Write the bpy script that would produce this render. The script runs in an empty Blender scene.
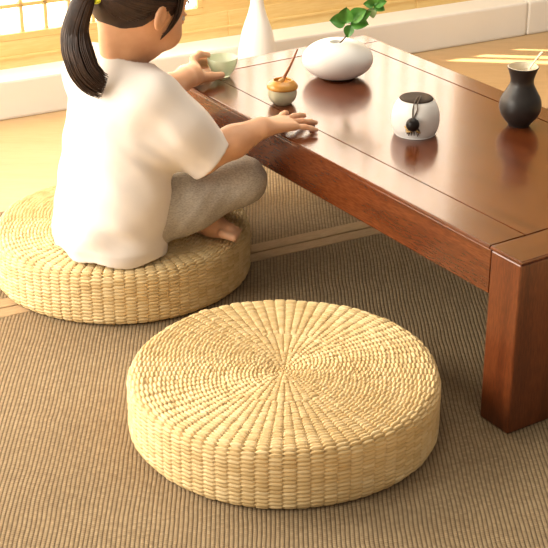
import bpy, bmesh, math, random
import numpy as np
from mathutils import Vector, Matrix

C = bpy.context.scene.collection
scene = bpy.context.scene
random.seed(7)
rng = np.random.default_rng(7)
R = math.radians

# ------------------------------------------------------------------ camera
cam_d = bpy.data.cameras.new('camera')
cam_d.sensor_width = 36.0
cam_d.lens = 36.0 * 1447.5 / 548.0
cam_d.clip_start = 0.05
cam = bpy.data.objects.new('camera', cam_d)
cam.location = (0, 0, 1.1121)
cam.rotation_euler = (R(90 - 25.74), 0, 0)
C.objects.link(cam)
scene.camera = cam

# ------------------------------------------------------------------ colour management
vs = scene.view_settings
vs.view_transform = 'Standard'
vs.look = 'None'
vs.gamma = 1.0
vs.use_curve_mapping = False
vs.exposure = 0.35

# ------------------------------------------------------------------ wall frame: s along the window wall, d away from the room
WO = np.array([-.5028, 3.1869, 0.0])
WS = np.array([.886, .4639, 0.0]); WS /= np.linalg.norm(WS)
WN = np.array([-WS[1], WS[0], 0.0])
WANG = math.atan2(WS[1], WS[0])
def W(s, d, z):
    return WO + WS * s + WN * d + np.array([0, 0, z])

# ------------------------------------------------------------------ world, sun, daylight through the windows, added fill lamps
world = bpy.data.worlds.new('daylight')
scene.world = world
world.use_nodes = True
wn = world.node_tree.nodes; wl = world.node_tree.links
bgn = wn['Background']
tc = wn.new('ShaderNodeTexCoord')
dp = wn.new('ShaderNodeVectorMath'); dp.operation = 'DOT_PRODUCT'
dp.inputs[1].default_value = (-.75, .35, .56)
wl.new(tc.outputs['Generated'], dp.inputs[0])
wr = wn.new('ShaderNodeValToRGB')
wr.color_ramp.elements[0].position = 0.0
wr.color_ramp.elements[0].color = (.23, .175, .125, 1)
wr.color_ramp.elements[1].position = 1.0
wr.color_ramp.elements[1].color = (1.0, .90, .76, 1)
mr = wn.new('ShaderNodeMapRange'); mr.inputs['From Min'].default_value = -1; mr.inputs['From Max'].default_value = 1
wl.new(dp.outputs['Value'], mr.inputs['Value'])
wl.new(mr.outputs['Result'], wr.inputs['Fac'])
wl.new(wr.outputs['Color'], bgn.inputs['Color'])
bgn.inputs['Strength'].default_value = 0.62

SUN_AZ = np.array([.995, -.0995, 0])
sun_d = bpy.data.lights.new('sun', 'SUN')
sun_d.energy = 22.0; sun_d.angle = R(1.6); sun_d.color = (1, .86, .62)
sun = bpy.data.objects.new('sun', sun_d)
sd = Vector((SUN_AZ[0] * math.cos(R(32)), SUN_AZ[1] * math.cos(R(32)), -math.sin(R(32))))
sun.rotation_euler = sd.to_track_quat('-Z', 'Y').to_euler()
sun.location = (-3, 3, 3)
C.objects.link(sun)

def window_light(name, p, target, sx, sy, energy, col):
    l = bpy.data.lights.new(name, 'AREA'); l.shape = 'RECTANGLE'; l.size = sx; l.size_y = sy
    l.energy = energy; l.color = col
    o = bpy.data.objects.new(name, l); o.location = p
    o.rotation_euler = (Vector(target) - Vector(p)).to_track_quat('-Z', 'Y').to_euler()
    C.objects.link(o)
window_light('window_daylight', W(-1.55, -.05, 1.0), (-.05, 2.0, .1), 1.3, 1.2, 60, (1, .92, .80))

window_light('wall_fill_light', W(.5, -.75, 2.0), W(.5, -.1, 0), 1.4, .8, 14, (1, .92, .78))  # added overhead fill that brightens the window wall and bench

window_light('side_fill_light', (-2.1, 1.0, 1.15), (.0, 2.1, .15), 1.2, 1.2, 38, (1, .93, .82))  # added fill from camera-left for the pots, shirt and pouf sides

# ------------------------------------------------------------------ material helpers
def mat(name, base=(.8, .8, .8), rough=.6, spec=.5, coat=0, **kw):
    m = bpy.data.materials.new(name); m.use_nodes = True
    b = m.node_tree.nodes['Principled BSDF']
    b.inputs['Base Color'].default_value = (*base, 1)
    b.inputs['Roughness'].default_value = rough
    b.inputs['Specular IOR Level'].default_value = spec
    b.inputs['Coat Weight'].default_value = coat
    for k, v in kw.items():
        b.inputs[k.replace('_', ' ')].default_value = v
    return m
def nd(m, t, **kw):
    n = m.node_tree.nodes.new(t)
    for k, v in kw.items(): setattr(n, k, v)
    return n
def lk(m, a, b): m.node_tree.links.new(a, b)
def bsdf(m): return m.node_tree.nodes['Principled BSDF']
def ramp(m, stops):
    r = nd(m, 'ShaderNodeValToRGB')
    while len(r.color_ramp.elements) < len(stops): r.color_ramp.elements.new(.5)
    for e, (p, c) in zip(r.color_ramp.elements, stops):
        e.position = p; e.color = (*c, 1)
    return r
def bump(m, src, strength, dist):
    b = nd(m, 'ShaderNodeBump'); b.inputs['Strength'].default_value = strength; b.inputs['Distance'].default_value = dist
    lk(m, src, b.inputs['Height']); lk(m, b.outputs['Normal'], bsdf(m).inputs['Normal']); return b
def noisy(m, stops, scale, stretch=(1, 1, 1), detail=4, dist=0, bmp=0, bdist=.001):
    t = nd(m, 'ShaderNodeTexCoord'); mp = nd(m, 'ShaderNodeMapping'); mp.inputs['Scale'].default_value = stretch
    n = nd(m, 'ShaderNodeTexNoise'); n.inputs['Scale'].default_value = scale; n.inputs['Detail'].default_value = detail
    n.inputs['Distortion'].default_value = dist
    lk(m, t.outputs['Object'], mp.inputs['Vector']); lk(m, mp.outputs['Vector'], n.inputs['Vector'])
    r = ramp(m, stops); lk(m, n.outputs['Fac'], r.inputs['Fac']); lk(m, r.outputs['Color'], bsdf(m).inputs['Base Color'])
    if bmp: bump(m, n.outputs['Fac'], bmp, bdist)
    return m
def wood(name, dark, mid, light, stretch, rough=.3, coat=.0, scale=1.0):
    m = mat(name, mid, rough, .5, coat); bsdf(m).inputs['Coat Roughness'].default_value = .12
    t = nd(m, 'ShaderNodeTexCoord'); mp = nd(m, 'ShaderNodeMapping'); mp.inputs['Scale'].default_value = stretch
    lk(m, t.outputs['Object'], mp.inputs['Vector'])
    w = nd(m, 'ShaderNodeTexNoise'); w.inputs['Scale'].default_value = 3.2 * scale; w.inputs['Detail'].default_value = 2; w.inputs['Distortion'].default_value = .6
    lk(m, mp.outputs['Vector'], w.inputs['Vector'])
    mul = nd(m, 'ShaderNodeMath', operation='MULTIPLY'); mul.inputs[1].default_value = 14
    lk(m, w.outputs['Fac'], mul.inputs[0])
    sn = nd(m, 'ShaderNodeMath', operation='SINE'); lk(m, mul.outputs[0], sn.inputs[0])
    f = nd(m, 'ShaderNodeTexNoise'); f.inputs['Scale'].default_value = 60 * scale; f.inputs['Detail'].default_value = 5
    lk(m, mp.outputs['Vector'], f.inputs['Vector'])
    a = nd(m, 'ShaderNodeMath', operation='MULTIPLY_ADD'); a.inputs[1].default_value = .13; a.inputs[2].default_value = 0
    lk(m, sn.outputs[0], a.inputs[0])
    s = nd(m, 'ShaderNodeMath', operation='ADD'); lk(m, a.outputs[0], s.inputs[0]); lk(m, f.outputs['Fac'], s.inputs[1])
    r = ramp(m, [(.2, dark), (.5, mid), (.8, light)]); lk(m, s.outputs[0], r.inputs['Fac'])
    lk(m, r.outputs['Color'], bsdf(m).inputs['Base Color'])
    bump(m, f.outputs['Fac'], .05, .0005)
    return m

# ------------------------------------------------------------------ object helpers
def tag(o, label=None, cat=None, group=None, kind=None):
    if label: o['label'] = label
    if cat: o['category'] = cat
    if group: o['group'] = group
    if kind: o['kind'] = kind
    return o
def empty(name, loc, rz=0):
    o = bpy.data.objects.new(name, None); o.location = loc; o.rotation_euler = (0, 0, rz)
    o.empty_display_size = .05; C.objects.link(o); return o
def link(name, me, m, parent=None, smooth=True, loc=None, rz=0):
    o = bpy.data.objects.new(name, me); C.objects.link(o)
    if m: me.materials.append(m)
    if smooth: me.polygons.foreach_set('use_smooth', np.ones(len(me.polygons), dtype=bool))
    if parent: o.parent = parent
    if loc is not None: o.location = loc
    if rz: o.rotation_euler = (0, 0, rz)
    return o
def np_mesh(name, v, f, m, parent=None, smooth=True, loc=None, uv=None):
    """v (n,3), f (k,4) or a list of faces"""
    me = bpy.data.meshes.new(name)
    if isinstance(f, np.ndarray):
        k, w = f.shape
        me.vertices.add(len(v)); me.vertices.foreach_set('co', np.asarray(v, dtype=np.float32).ravel())
        me.loops.add(k * w); me.loops.foreach_set('vertex_index', f.astype(np.int32).ravel())
        me.polygons.add(k); me.polygons.foreach_set('loop_start', np.arange(0, k * w, w, dtype=np.int32))
        me.polygons.foreach_set('loop_total', np.full(k, w, dtype=np.int32))
        if uv is not None:
            l = me.uv_layers.new(name='UVMap'); l.data.foreach_set('uv', uv.astype(np.float32).ravel())
        me.update(calc_edges=True); me.validate()
    else:
        me.from_pydata([tuple(p) for p in v], [], f)
    return link(name, me, m, parent, smooth, loc)
def box_bm(bm, x0, x1, y0, y1, z0, z1, bev=0, seg=2):
    g = bmesh.ops.create_cube(bm, size=1)
    vv = g['verts']
    for q in vv:
        q.co = Vector((x0 + (q.co.x + .5) * (x1 - x0), y0 + (q.co.y + .5) * (y1 - y0), z0 + (q.co.z + .5) * (z1 - z0)))
    if bev:
        ed = list({e for q in vv for e in q.link_edges})
        bmesh.ops.bevel(bm, geom=ed, offset=bev, segments=seg, profile=.6, affect='EDGES', clamp_overlap=True)
def bm_obj(name, bm, m, parent=None, smooth=False, loc=None, rz=0):
    bmesh.ops.recalc_face_normals(bm, faces=bm.faces)
    me = bpy.data.meshes.new(name); bm.to_mesh(me); bm.free()
    o = link(name, me, m, parent, smooth, loc, rz)
    return o
def box(name, m, x0, x1, y0, y1, z0, z1, bev=0, parent=None, loc=None, rz=0, seg=2):
    bm = bmesh.new(); box_bm(bm, x0, x1, y0, y1, z0, z1, bev, seg)
    return bm_obj(name, bm, m, parent, False, loc, rz)
def lathe_arrays(prof, n=64):
    prof = np.array(prof, float); a = np.linspace(0, 2 * np.pi, n, endpoint=False)
    v = np.stack([prof[:, 0:1] * np.cos(a), prof[:, 0:1] * np.sin(a), np.repeat(prof[:, 1:2], n, 1)], -1).reshape(-1, 3)
    i, j = np.meshgrid(np.arange(len(prof) - 1), np.arange(n), indexing='ij')
    j2 = (j + 1) % n
    f = np.stack([i * n + j, i * n + j2, (i + 1) * n + j2, (i + 1) * n + j], -1).reshape(-1, 4)
    return v, f
def spline(pts, per=8):
    p = np.array(pts, float); out = []
    for i in range(len(p) - 1):
        p0 = p[max(i - 1, 0)]; p1 = p[i]; p2 = p[i + 1]; p3 = p[min(i + 2, len(p) - 1)]
        t = np.linspace(0, 1, per, endpoint=False)[:, None]
        out.append(.5 * (2 * p1 + (p2 - p0) * t + (2 * p0 - 5 * p1 + 4 * p2 - p3) * t ** 2 + (3 * p1 - p0 - 3 * p2 + p3) * t ** 3))
    return np.vstack(out + [p[-1:]])
def lathe(name, prof, m, parent=None, n=72, loc=None):
    v, f = lathe_arrays(prof, n); return np_mesh(name, v, f, m, parent, True, loc)
def tube_arrays(path, rad, n=8, base=0, flat=1.0):
    p = np.array(path, float); k = len(p); rad = np.broadcast_to(np.array(rad, float), (k,))
    t = np.gradient(p, axis=0); t /= np.linalg.norm(t, axis=1)[:, None] + 1e-12
    up = np.array([0, 0, 1.0]) if abs(t[0, 2]) < .9 else np.array([1.0, 0, 0])
    u = np.cross(t, up); u /= np.linalg.norm(u, axis=1)[:, None] + 1e-9
    w = np.cross(t, u)
    a = np.linspace(0, 2 * np.pi, n, endpoint=False)
    v = (p[:, None] + rad[:, None, None] * (u[:, None] * np.cos(a)[None, :, None] + flat * w[:, None] * np.sin(a)[None, :, None])).reshape(-1, 3)
    i, j = np.meshgrid(np.arange(k - 1), np.arange(n), indexing='ij'); j2 = (j + 1) % n
    f = np.stack([i * n + j, i * n + j2, (i + 1) * n + j2, (i + 1) * n + j], -1).reshape(-1, 4) + base
    return v, f
def tubes(name, paths, m, parent=None, n=8, flat=1.0):
    V = []; F = []; b = 0
    for path, rad in paths:
        v, f = tube_arrays(path, rad, n, b, flat); V.append(v); F.append(f); b += len(v)
    return np_mesh(name, np.vstack(V), np.vstack(F), m, parent)

# ------------------------------------------------------------------ implicit surfaces (for the child, the pebble vase)
class SDF:
    def __init__(s, lo, hi, h):
        s.lo = np.array(lo, float); s.h = h
        s.n = np.ceil((np.array(hi) - s.lo) / h).astype(int) + 1
        s.d = np.full(s.n, 1.0, np.float32)
        s.ax = [(s.lo[i] + h * np.arange(s.n[i])).astype(np.float32) for i in range(3)]
    def block(s, lo, hi):
        a = np.clip(np.floor((np.array(lo) - s.lo) / s.h).astype(int), 0, s.n)
        b = np.clip(np.ceil((np.array(hi) - s.lo) / s.h).astype(int) + 1, 0, s.n)
        sl = tuple(slice(a[i], b[i]) for i in range(3))
        P = [s.ax[0][sl[0]][:, None, None], s.ax[1][sl[1]][None, :, None], s.ax[2][sl[2]][None, None, :]]
        return sl, P
    def add(s, fn, lo, hi, k=.01, op='u'):
        m = max(k, 4 * s.h) + .004
        sl, P = s.block(np.array(lo) - m, np.array(hi) + m)
        a = s.d[sl]
        if a.size == 0: return
        b = fn(*P).astype(np.float32)
        if op == 'u':
            if k > 0:
                q = np.maximum(k - np.abs(a - b), 0) / k; s.d[sl] = np.minimum(a, b) - q * q * k * .25
            else: s.d[sl] = np.minimum(a, b)
        elif op == 's':                                           # subtract b
            s.d[sl] = np.maximum(a, -b)
    def cone(s, a, b, ra, rb, k=.01):
        a = np.array(a, float); b = np.array(b, float); ab = b - a; L = ab @ ab + 1e-12; r = max(ra, rb)
        def fn(x, y, z):
            t = np.clip(((x - a[0]) * ab[0] + (y - a[1]) * ab[1] + (z - a[2]) * ab[2]) / L, 0, 1)
            return np.sqrt((x - a[0] - t * ab[0]) ** 2 + (y - a[1] - t * ab[1]) ** 2 + (z - a[2] - t * ab[2]) ** 2) - (ra + (rb - ra) * t)
        s.add(fn, np.minimum(a, b) - r, np.maximum(a, b) + r, k)
    def chain(s, pts, rad, k=.01):
        for i in range(len(pts) - 1): s.cone(pts[i], pts[i + 1], rad[i], rad[i + 1], k)
    def ell(s, c, axes, rad, k=.01, op='u'):
        c = np.array(c, float); A = np.array(axes, float); rad = np.array(rad, float); rm = rad.max()
        def fn(x, y, z):
            q = [((x - c[0]) * A[i, 0] + (y - c[1]) * A[i, 1] + (z - c[2]) * A[i, 2]) / rad[i] for i in range(3)]
            k0 = np.sqrt(q[0] ** 2 + q[1] ** 2 + q[2] ** 2) + 1e-9
            k1 = np.sqrt((q[0] / rad[0]) ** 2 + (q[1] / rad[1]) ** 2 + (q[2] / rad[2]) ** 2) + 1e-9
            return k0 * (k0 - 1) / k1
        s.add(fn, c - rm, c + rm, k, op)
    def mesh(s):
        d = s.d; ins = d < 0
        nx, ny, nz = d.shape
        cnt = np.zeros((nx - 1, ny - 1, nz - 1), np.uint8)
        for i in (0, 1):
            for j in (0, 1):
                for k in (0, 1):
                    cnt += ins[i:nx - 1 + i, j:ny - 1 + j, k:nz - 1 + k]
        act = (cnt > 0) & (cnt < 8)
        idx = np.full(act.shape, -1, np.int32); ci = np.argwhere(act); idx[act] = np.arange(len(ci))
        acc = np.zeros((len(ci), 3)); num = np.zeros(len(ci))
        cor = [(i, j, k) for i in (0, 1) for j in (0, 1) for k in (0, 1)]
        val = {c: d[ci[:, 0] + c[0], ci[:, 1] + c[1], ci[:, 2] + c[2]].astype(float) for c in cor}
        for c in cor:
            for ax in range(3):
                if c[ax]: continue
                e = list(c); e[ax] = 1; e = tuple(e)
                va, vb = val[c], val[e]; m = (va < 0) != (vb < 0)
                t = np.zeros(len(ci)); t[m] = va[m] / (va[m] - vb[m])
                p = np.tile(np.array(c, float), (len(ci), 1)); p[:, ax] = t
                acc[m] += p[m]; num[m] += 1
        v = (ci + acc / np.maximum(num, 1)[:, None]) * s.h + s.lo
        F = []
        for ax in range(3):
            o1, o2 = [(1, 2), (2, 0), (0, 1)][ax]
            A = [slice(None)] * 3; B = [slice(None)] * 3; A[ax] = slice(0, -1); B[ax] = slice(1, None)
            ia, ib = ins[tuple(A)], ins[tuple(B)]
            q = np.argwhere(ia != ib)
            q = q[(q[:, o1] > 0) & (q[:, o2] > 0) & (q[:, o1] < d.shape[o1] - 1) & (q[:, o2] < d.shape[o2] - 1)]
            def g(d1, d2):
                r = q.copy(); r[:, o1] -= d1; r[:, o2] -= d2; return idx[r[:, 0], r[:, 1], r[:, 2]]
            f = np.stack([g(1, 1), g(0, 1), g(0, 0), g(1, 0)], -1)
            flip = ~ia[q[:, 0], q[:, 1], q[:, 2]]
            f[flip] = f[flip][:, ::-1]
            F.append(f)
        f = np.vstack(F); f = f[(f >= 0).all(1)]
        return v, f
    def obj(s, name, m, parent=None, relax=1):
        v, f = s.mesh()
        for _ in range(relax):                                    # light Laplacian smoothing
            acc = np.zeros_like(v); n = np.zeros(len(v))
            for a in range(4):
                for b in ((a + 1) % 4, (a + 3) % 4):
                    for c in range(3): acc[:, c] += np.bincount(f[:, a], v[f[:, b], c], len(v))
                    n += np.bincount(f[:, a], minlength=len(v))
            v = .5 * v + .5 * acc / np.maximum(n, 1)[:, None]
        if parent: v = v - np.array(parent.location)
        return np_mesh(name, v, f, m, parent)

# ================================================================== materials
M = {}
M['floor'] = wood('pale_wood_floor', (.47, .30, .145), (.51, .335, .165), (.55, .365, .185), (.35, 4, 1), .45)
M['plaster'] = noisy(mat('cream_plaster', (.86, .80, .70), .7), [(.3, (.84, .78, .68)), (.7, (.88, .82, .72))], 6)
M['paint'] = noisy(mat('white_bench_paint', (.90, .87, .81), .5), [(.3, (.89, .86, .80)), (.7, (.92, .89, .83))], 9)
M['pine'] = wood('honey_pine', (.80, .54, .20), (.85, .60, .24), (.89, .66, .29), (.5, 6, 6), .45)
M['pane'] = mat('daylit_paper', (.9, .88, .8), .6)
b = bsdf(M['pane']); b.inputs['Emission Color'].default_value = (1, .95, .87, 1); b.inputs['Emission Strength'].default_value = 4.4
RW = ((.062, .0125, .0028), (.104, .0235, .0055), (.155, .041, .0105))
M['table_x'] = wood('rosewood_long_grain', *RW, (1.0, 7, 7), .25, .42)
M['table_y'] = wood('rosewood_cross_grain', *RW, (7, 1.0, 7), .25, .55)
M['table_z'] = wood('rosewood_upright_grain', *RW, (7, 7, 1.0), .33, .2)
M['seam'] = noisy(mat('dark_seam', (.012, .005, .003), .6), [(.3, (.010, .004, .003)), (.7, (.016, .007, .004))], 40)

def carpet_mat():
    m = mat('ribbed_woven_carpet', (.35, .25, .15), .95, .15)
    t = nd(m, 'ShaderNodeTexCoord'); sx = nd(m, 'ShaderNodeSeparateXYZ')
    mp = nd(m, 'ShaderNodeMapping'); mp.inputs['Rotation'].default_value = (0, 0, WANG - R(0.6))
    wob = nd(m, 'ShaderNodeTexNoise'); wob.inputs['Scale'].default_value = 9; wob.inputs['Detail'].default_value = 2
    lk(m, t.outputs['Object'], wob.inputs['Vector'])
    mixv = nd(m, 'ShaderNodeVectorMath', operation='MULTIPLY_ADD'); mixv.inputs[1].default_value = (.006, .006, 0)
    lk(m, wob.outputs['Color'], mixv.inputs[0]); lk(m, t.outputs['Object'], mixv.inputs[2])
    lk(m, mixv.outputs[0], mp.inputs['Vector']); lk(m, mp.outputs['Vector'], sx.inputs[0])
    def mth(op, a, bval):
        n = nd(m, 'ShaderNodeMath', operation=op); lk(m, a, n.inputs[0])
        if bval is not None:
            if isinstance(bval, float): n.inputs[1].default_value = bval
            else: lk(m, bval, n.inputs[1])
        return n.outputs[0]
    px = mth('MULTIPLY', sx.outputs['X'], 1 / .0060)
    fx = mth('FRACT', px, None); cx = mth('FLOOR', px, None)
    ax = mth('SUBTRACT', fx, .5); ax = mth('ABSOLUTE', ax, None); ax = mth('MULTIPLY', ax, 2.0); ax = mth('POWER', ax, 2.6)
    hx = nd(m, 'ShaderNodeMath', operation='SUBTRACT'); hx.inputs[0].default_value = 1; lk(m, ax, hx.inputs[1])
    off = mth('MULTIPLY', cx, .5)
    py = mth('MULTIPLY', sx.outputs['Y'], 1 / .0044); py = mth('ADD', py, off)
    fy = mth('FRACT', py, None); cy = mth('FLOOR', py, None)
    ay = mth('SUBTRACT', fy, .5); ay = mth('ABSOLUTE', ay, None); ay = mth('MULTIPLY', ay, 2.0); ay = mth('POWER', ay, 3.0); ay = mth('MULTIPLY', ay, .62)
    hh = mth('SUBTRACT', hx.outputs[0], ay)
    cv = nd(m, 'ShaderNodeCombineXYZ'); lk(m, cx, cv.inputs[0]); lk(m, cy, cv.inputs[1])
    wnz = nd(m, 'ShaderNodeTexWhiteNoise', noise_dimensions='2D'); lk(m, cv.outputs[0], wnz.inputs['Vector'])
    big = nd(m, 'ShaderNodeTexNoise'); big.inputs['Scale'].default_value = 4; big.inputs['Detail'].default_value = 3
    lk(m, t.outputs['Object'], big.inputs['Vector'])
    sm = nd(m, 'ShaderNodeMath', operation='MULTIPLY_ADD'); lk(m, wnz.outputs['Value'], sm.inputs[0]); sm.inputs[1].default_value = .34
    lk(m, mth('MULTIPLY', big.outputs['Fac'], .5), sm.inputs[2])
    yarn = ramp(m, [(.2, (.25, .175, .098)), (.55, (.33, .24, .138)), (.85, (.42, .32, .195))]); lk(m, sm.outputs[0], yarn.inputs['Fac'])
    back = nd(m, 'ShaderNodeMix', data_type='RGBA')                # darker colour low between the ribs and knots
    fr = ramp(m, [(.0, (0, 0, 0)), (.55, (1, 1, 1))]); lk(m, hh, fr.inputs['Fac'])
    lk(m, fr.outputs['Color'], back.inputs[0]); back.inputs[6].default_value = (.10, .068, .038, 1); lk(m, yarn.outputs['Color'], back.inputs[7])
    lk(m, back.outputs[2], bsdf(m).inputs['Base Color'])
    bump(m, hh, .6, .0016)
    return m
M['carpet'] = carpet_mat()
M['binding'] = noisy(mat('tan_tape_binding', (.42, .29, .16), .9, .2), [(.3, (.37, .25, .135)), (.7, (.46, .325, .185))], 60, (1, 6, 1), bmp=.4, bdist=.001)

def straw_mat(name, lo, mid, hi):
    m = mat(name, mid, .62, .3)
    uv = nd(m, 'ShaderNodeUVMap'); fl = nd(m, 'ShaderNodeVectorMath', operation='FLOOR'); lk(m, uv.outputs['UV'], fl.inputs[0])
    w = nd(m, 'ShaderNodeTexWhiteNoise', noise_dimensions='2D'); lk(m, fl.outputs[0], w.inputs['Vector'])
    t = nd(m, 'ShaderNodeTexCoord'); n = nd(m, 'ShaderNodeTexNoise'); n.inputs['Scale'].default_value = 14; n.inputs['Detail'].default_value = 4
    lk(m, t.outputs['Object'], n.inputs['Vector'])
    f = nd(m, 'ShaderNodeTexNoise'); f.inputs['Scale'].default_value = 900; f.inputs['Detail'].default_value = 2
    mpu = nd(m, 'ShaderNodeMapping'); mpu.inputs['Scale'].default_value = (1.6, 7, 1); mpu.inputs['Rotation'].default_value = (0, 0, .12)
    f.inputs['Scale'].default_value = 1.0
    lk(m, uv.outputs['UV'], mpu.inputs['Vector']); lk(m, mpu.outputs['Vector'], f.inputs['Vector'])
    a = nd(m, 'ShaderNodeMath', operation='MULTIPLY_ADD'); lk(m, w.outputs['Value'], a.inputs[0]); a.inputs[1].default_value = .34
    h = nd(m, 'ShaderNodeMath', operation='MULTIPLY'); lk(m, n.outputs['Fac'], h.inputs[0]); h.inputs[1].default_value = .4; lk(m, h.outputs[0], a.inputs[2])
    a2 = nd(m, 'ShaderNodeMath', operation='MULTIPLY_ADD'); lk(m, f.outputs['Fac'], a2.inputs[0]); a2.inputs[1].default_value = .2; lk(m, a.outputs[0], a2.inputs[2])
    r = ramp(m, [(.2, lo), (.52, mid), (.85, hi)]); lk(m, a2.outputs[0], r.inputs['Fac'])
    lk(m, r.outputs['Color'], bsdf(m).inputs['Base Color'])
    bump(m, f.outputs['Fac'], .35, .0009)
    return m
M['straw'] = straw_mat('plaited_straw', (.58, .40, .175), (.72, .535, .27), (.80, .645, .385))
M['skin'] = noisy(mat('skin', (.70, .40, .24), .5, .4), [(.3, (.62, .335, .19)), (.7, (.70, .40, .24))], 30)
bsdf(M['skin']).inputs['Subsurface Weight'].default_value = .12
bsdf(M['skin']).inputs['Subsurface Radius'].default_value = (.012, .005, .003)
bsdf(M['skin']).inputs['Subsurface Scale'].default_value = .6
M['shirt'] = noisy(mat('cream_cotton', (.76, .70, .65), .85, .2), [(.3, (.745, .68, .625)), (.7, (.785, .725, .67))], 20, bmp=.08, bdist=.001)
bsdf(M['shirt']).inputs['Sheen Weight'].default_value = .15
M['pants'] = noisy(mat('grey_melange_knit', (.42, .38, .33), .9, .2), [(.35, (.34, .305, .26)), (.65, (.52, .475, .41))], 260, (1, 1, 3), 3, bmp=.3, bdist=.0008)
M['hair'] = noisy(mat('dark_brown_hair', (.026, .012, .008), .45, .4), [(.3, (.017, .008, .005)), (.7, (.042, .02, .012))], 80)
M['elastic'] = noisy(mat('lime_elastic', (.75, .85, .04), .6), [(.3, (.70, .80, .03)), (.7, (.80, .88, .07))], 300, bmp=.4)
M['white'] = noisy(mat('white_glaze', (.93, .91, .87), .35, .4), [(.3, (.92, .90, .86)), (.7, (.94, .92, .88))], 12)
M['celadon'] = noisy(mat('pale_celadon_glaze', (.62, .62, .42), .25, .5), [(.3, (.52, .54, .36)), (.55, (.66, .66, .47)), (.75, (.72, .71, .54))], 45, (1, 1, .5))
M['amber'] = noisy(mat('amber_glaze', (.62, .30, .05), .25, .5), [(.3, (.50, .22, .03)), (.7, (.68, .36, .08))], 50, (1, 1, 4))
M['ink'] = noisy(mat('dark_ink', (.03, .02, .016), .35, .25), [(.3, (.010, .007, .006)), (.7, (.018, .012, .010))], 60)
M['black'] = noisy(mat('matt_black_glaze', (.035, .028, .024), .42, .5), [(.3, (.017, .013, .011)), (.7, (.026, .020, .017))], 60, bmp=.1)
M['cream'] = noisy(mat('cream_slip', (.75, .66, .50), .5), [(.3, (.70, .61, .45)), (.7, (.80, .71, .55))], 60)
M['bamboo'] = noisy(mat('bamboo', (.62, .38, .13), .5), [(.3, (.52, .30, .09)), (.7, (.70, .45, .18))], 60, (6, 6, 1))
M['redwood'] = noisy(mat('reddish_bamboo', (.30, .10, .03), .45), [(.3, (.22, .065, .02)), (.7, (.42, .16, .05))], 60, (6, 6, 1))
M['leaf'] = noisy(mat('glossy_leaf', (.07, .27, .03), .4), [(.3, (.05, .20, .02)), (.7, (.12, .36, .05))], 60)
M['palefleaf'] = noisy(mat('young_leaf', (.35, .48, .2), .4), [(.3, (.30, .42, .16)), (.7, (.42, .55, .26))], 60)
M['twig'] = noisy(mat('brown_twig', (.10, .045, .02), .7), [(.3, (.07, .03, .015)), (.7, (.14, .065, .03))], 200, bmp=.3)
M['lid'] = noisy(mat('dark_lid', (.06, .042, .03), .7, .2), [(.3, (.045, .03, .022)), (.7, (.075, .053, .038))], 40)
M['cord'] = noisy(mat('waxed_cord', (.10, .07, .05), .7), [(.3, (.08, .055, .038)), (.7, (.14, .10, .07))], 400)
M['brass'] = noisy(mat('dull_brass', (.55, .38, .16), .4, Metallic=.7), [(.3, (.45, .30, .11)), (.7, (.62, .45, .2))], 200)
M['bead'] = noisy(mat('dark_red_bead', (.05, .006, .005), .2), [(.3, (.04, .005, .004)), (.7, (.07, .009, .007))], 60)
M['eye'] = noisy(mat('eye_white', (.6, .57, .54), .2), [(.3, (.58, .55, .52)), (.7, (.62, .59, .56))], 60)
glass = mat('pale_green_glass', (.84, .92, .76), .12, .5)
bsdf(glass).inputs['Transmission Weight'].default_value = .55
bsdf(glass).inputs['IOR'].default_value = 1.3
M['glass'] = noisy(glass, [(.3, (.80, .90, .70)), (.7, (.88, .94, .80))], 30)

# ================================================================== the setting
tag(box('floor', M['floor'], -4.2, 2.6, -.9, 5.2, -.06, -.007), kind='structure')
# window wall built in its own frame: x = s, y = d
WALLROOT = dict(loc=tuple(WO), rz=WANG)
SILL = .085
wd0 = .085                                                          # wall face behind the bench
# raised white platform under the windows, in two lengths with a joint
box('trim_1', M['paint'], -5.0, 1.337, 0, .10, -.007, SILL, .006, **WALLROOT)['kind'] = 'structure'
box('trim_2', M['paint'], 1.340, 2.4, 0, .10, -.007, SILL, .006, **WALLROOT)['kind'] = 'structure'
# dado panel
bm = bmesh.new()
x = -5.0
for w in (2.0, 1.62, 1.8655, .55, .55, .8):
    box_bm(bm, x, x + w - .002, wd0, wd0 + .03, SILL - .03, .150, .002); x += w
tag(bm_obj('wall_back_dado', bm, M['pine'], **WALLROOT), kind='structure').name = 'trim_3'
box('trim_4', M['pine'], -5, 2.4, wd0 - .004, wd0 + .03, .108, .114, .001, **WALLROOT)['kind'] = 'structure'

# window openings along s: (s0, s1, z0, z1)
WIN = [(-2.6, -.62, .16, 1.5), (-.55, .418, .150, 1.45), (.49, 1.20, .195, .45)]
bm = bmesh.new()
def wall_panel(s0, s1, z0, z1): box_bm(bm, s0, s1, wd0 + .002, wd0 + .07, z0, z1)
xs = -5.0
for (s0, s1, z0, z1) in WIN:
    wall_panel(xs, s0, SILL - .03, 2.4)
    wall_panel(s0, s1, SILL - .03, z0)
    if s0 < .45: wall_panel(s0, s1, z1, 2.4)
    xs = s1
wall_panel(.49, 1.20, .45, .50); wall_panel(.49, 1.20, 1.45, 2.4)
wall_panel(xs, 2.4, SILL - .03, 2.4)
tag(bm_obj('wall_back', bm, M['pine'], **WALLROOT), kind='structure')

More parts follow.
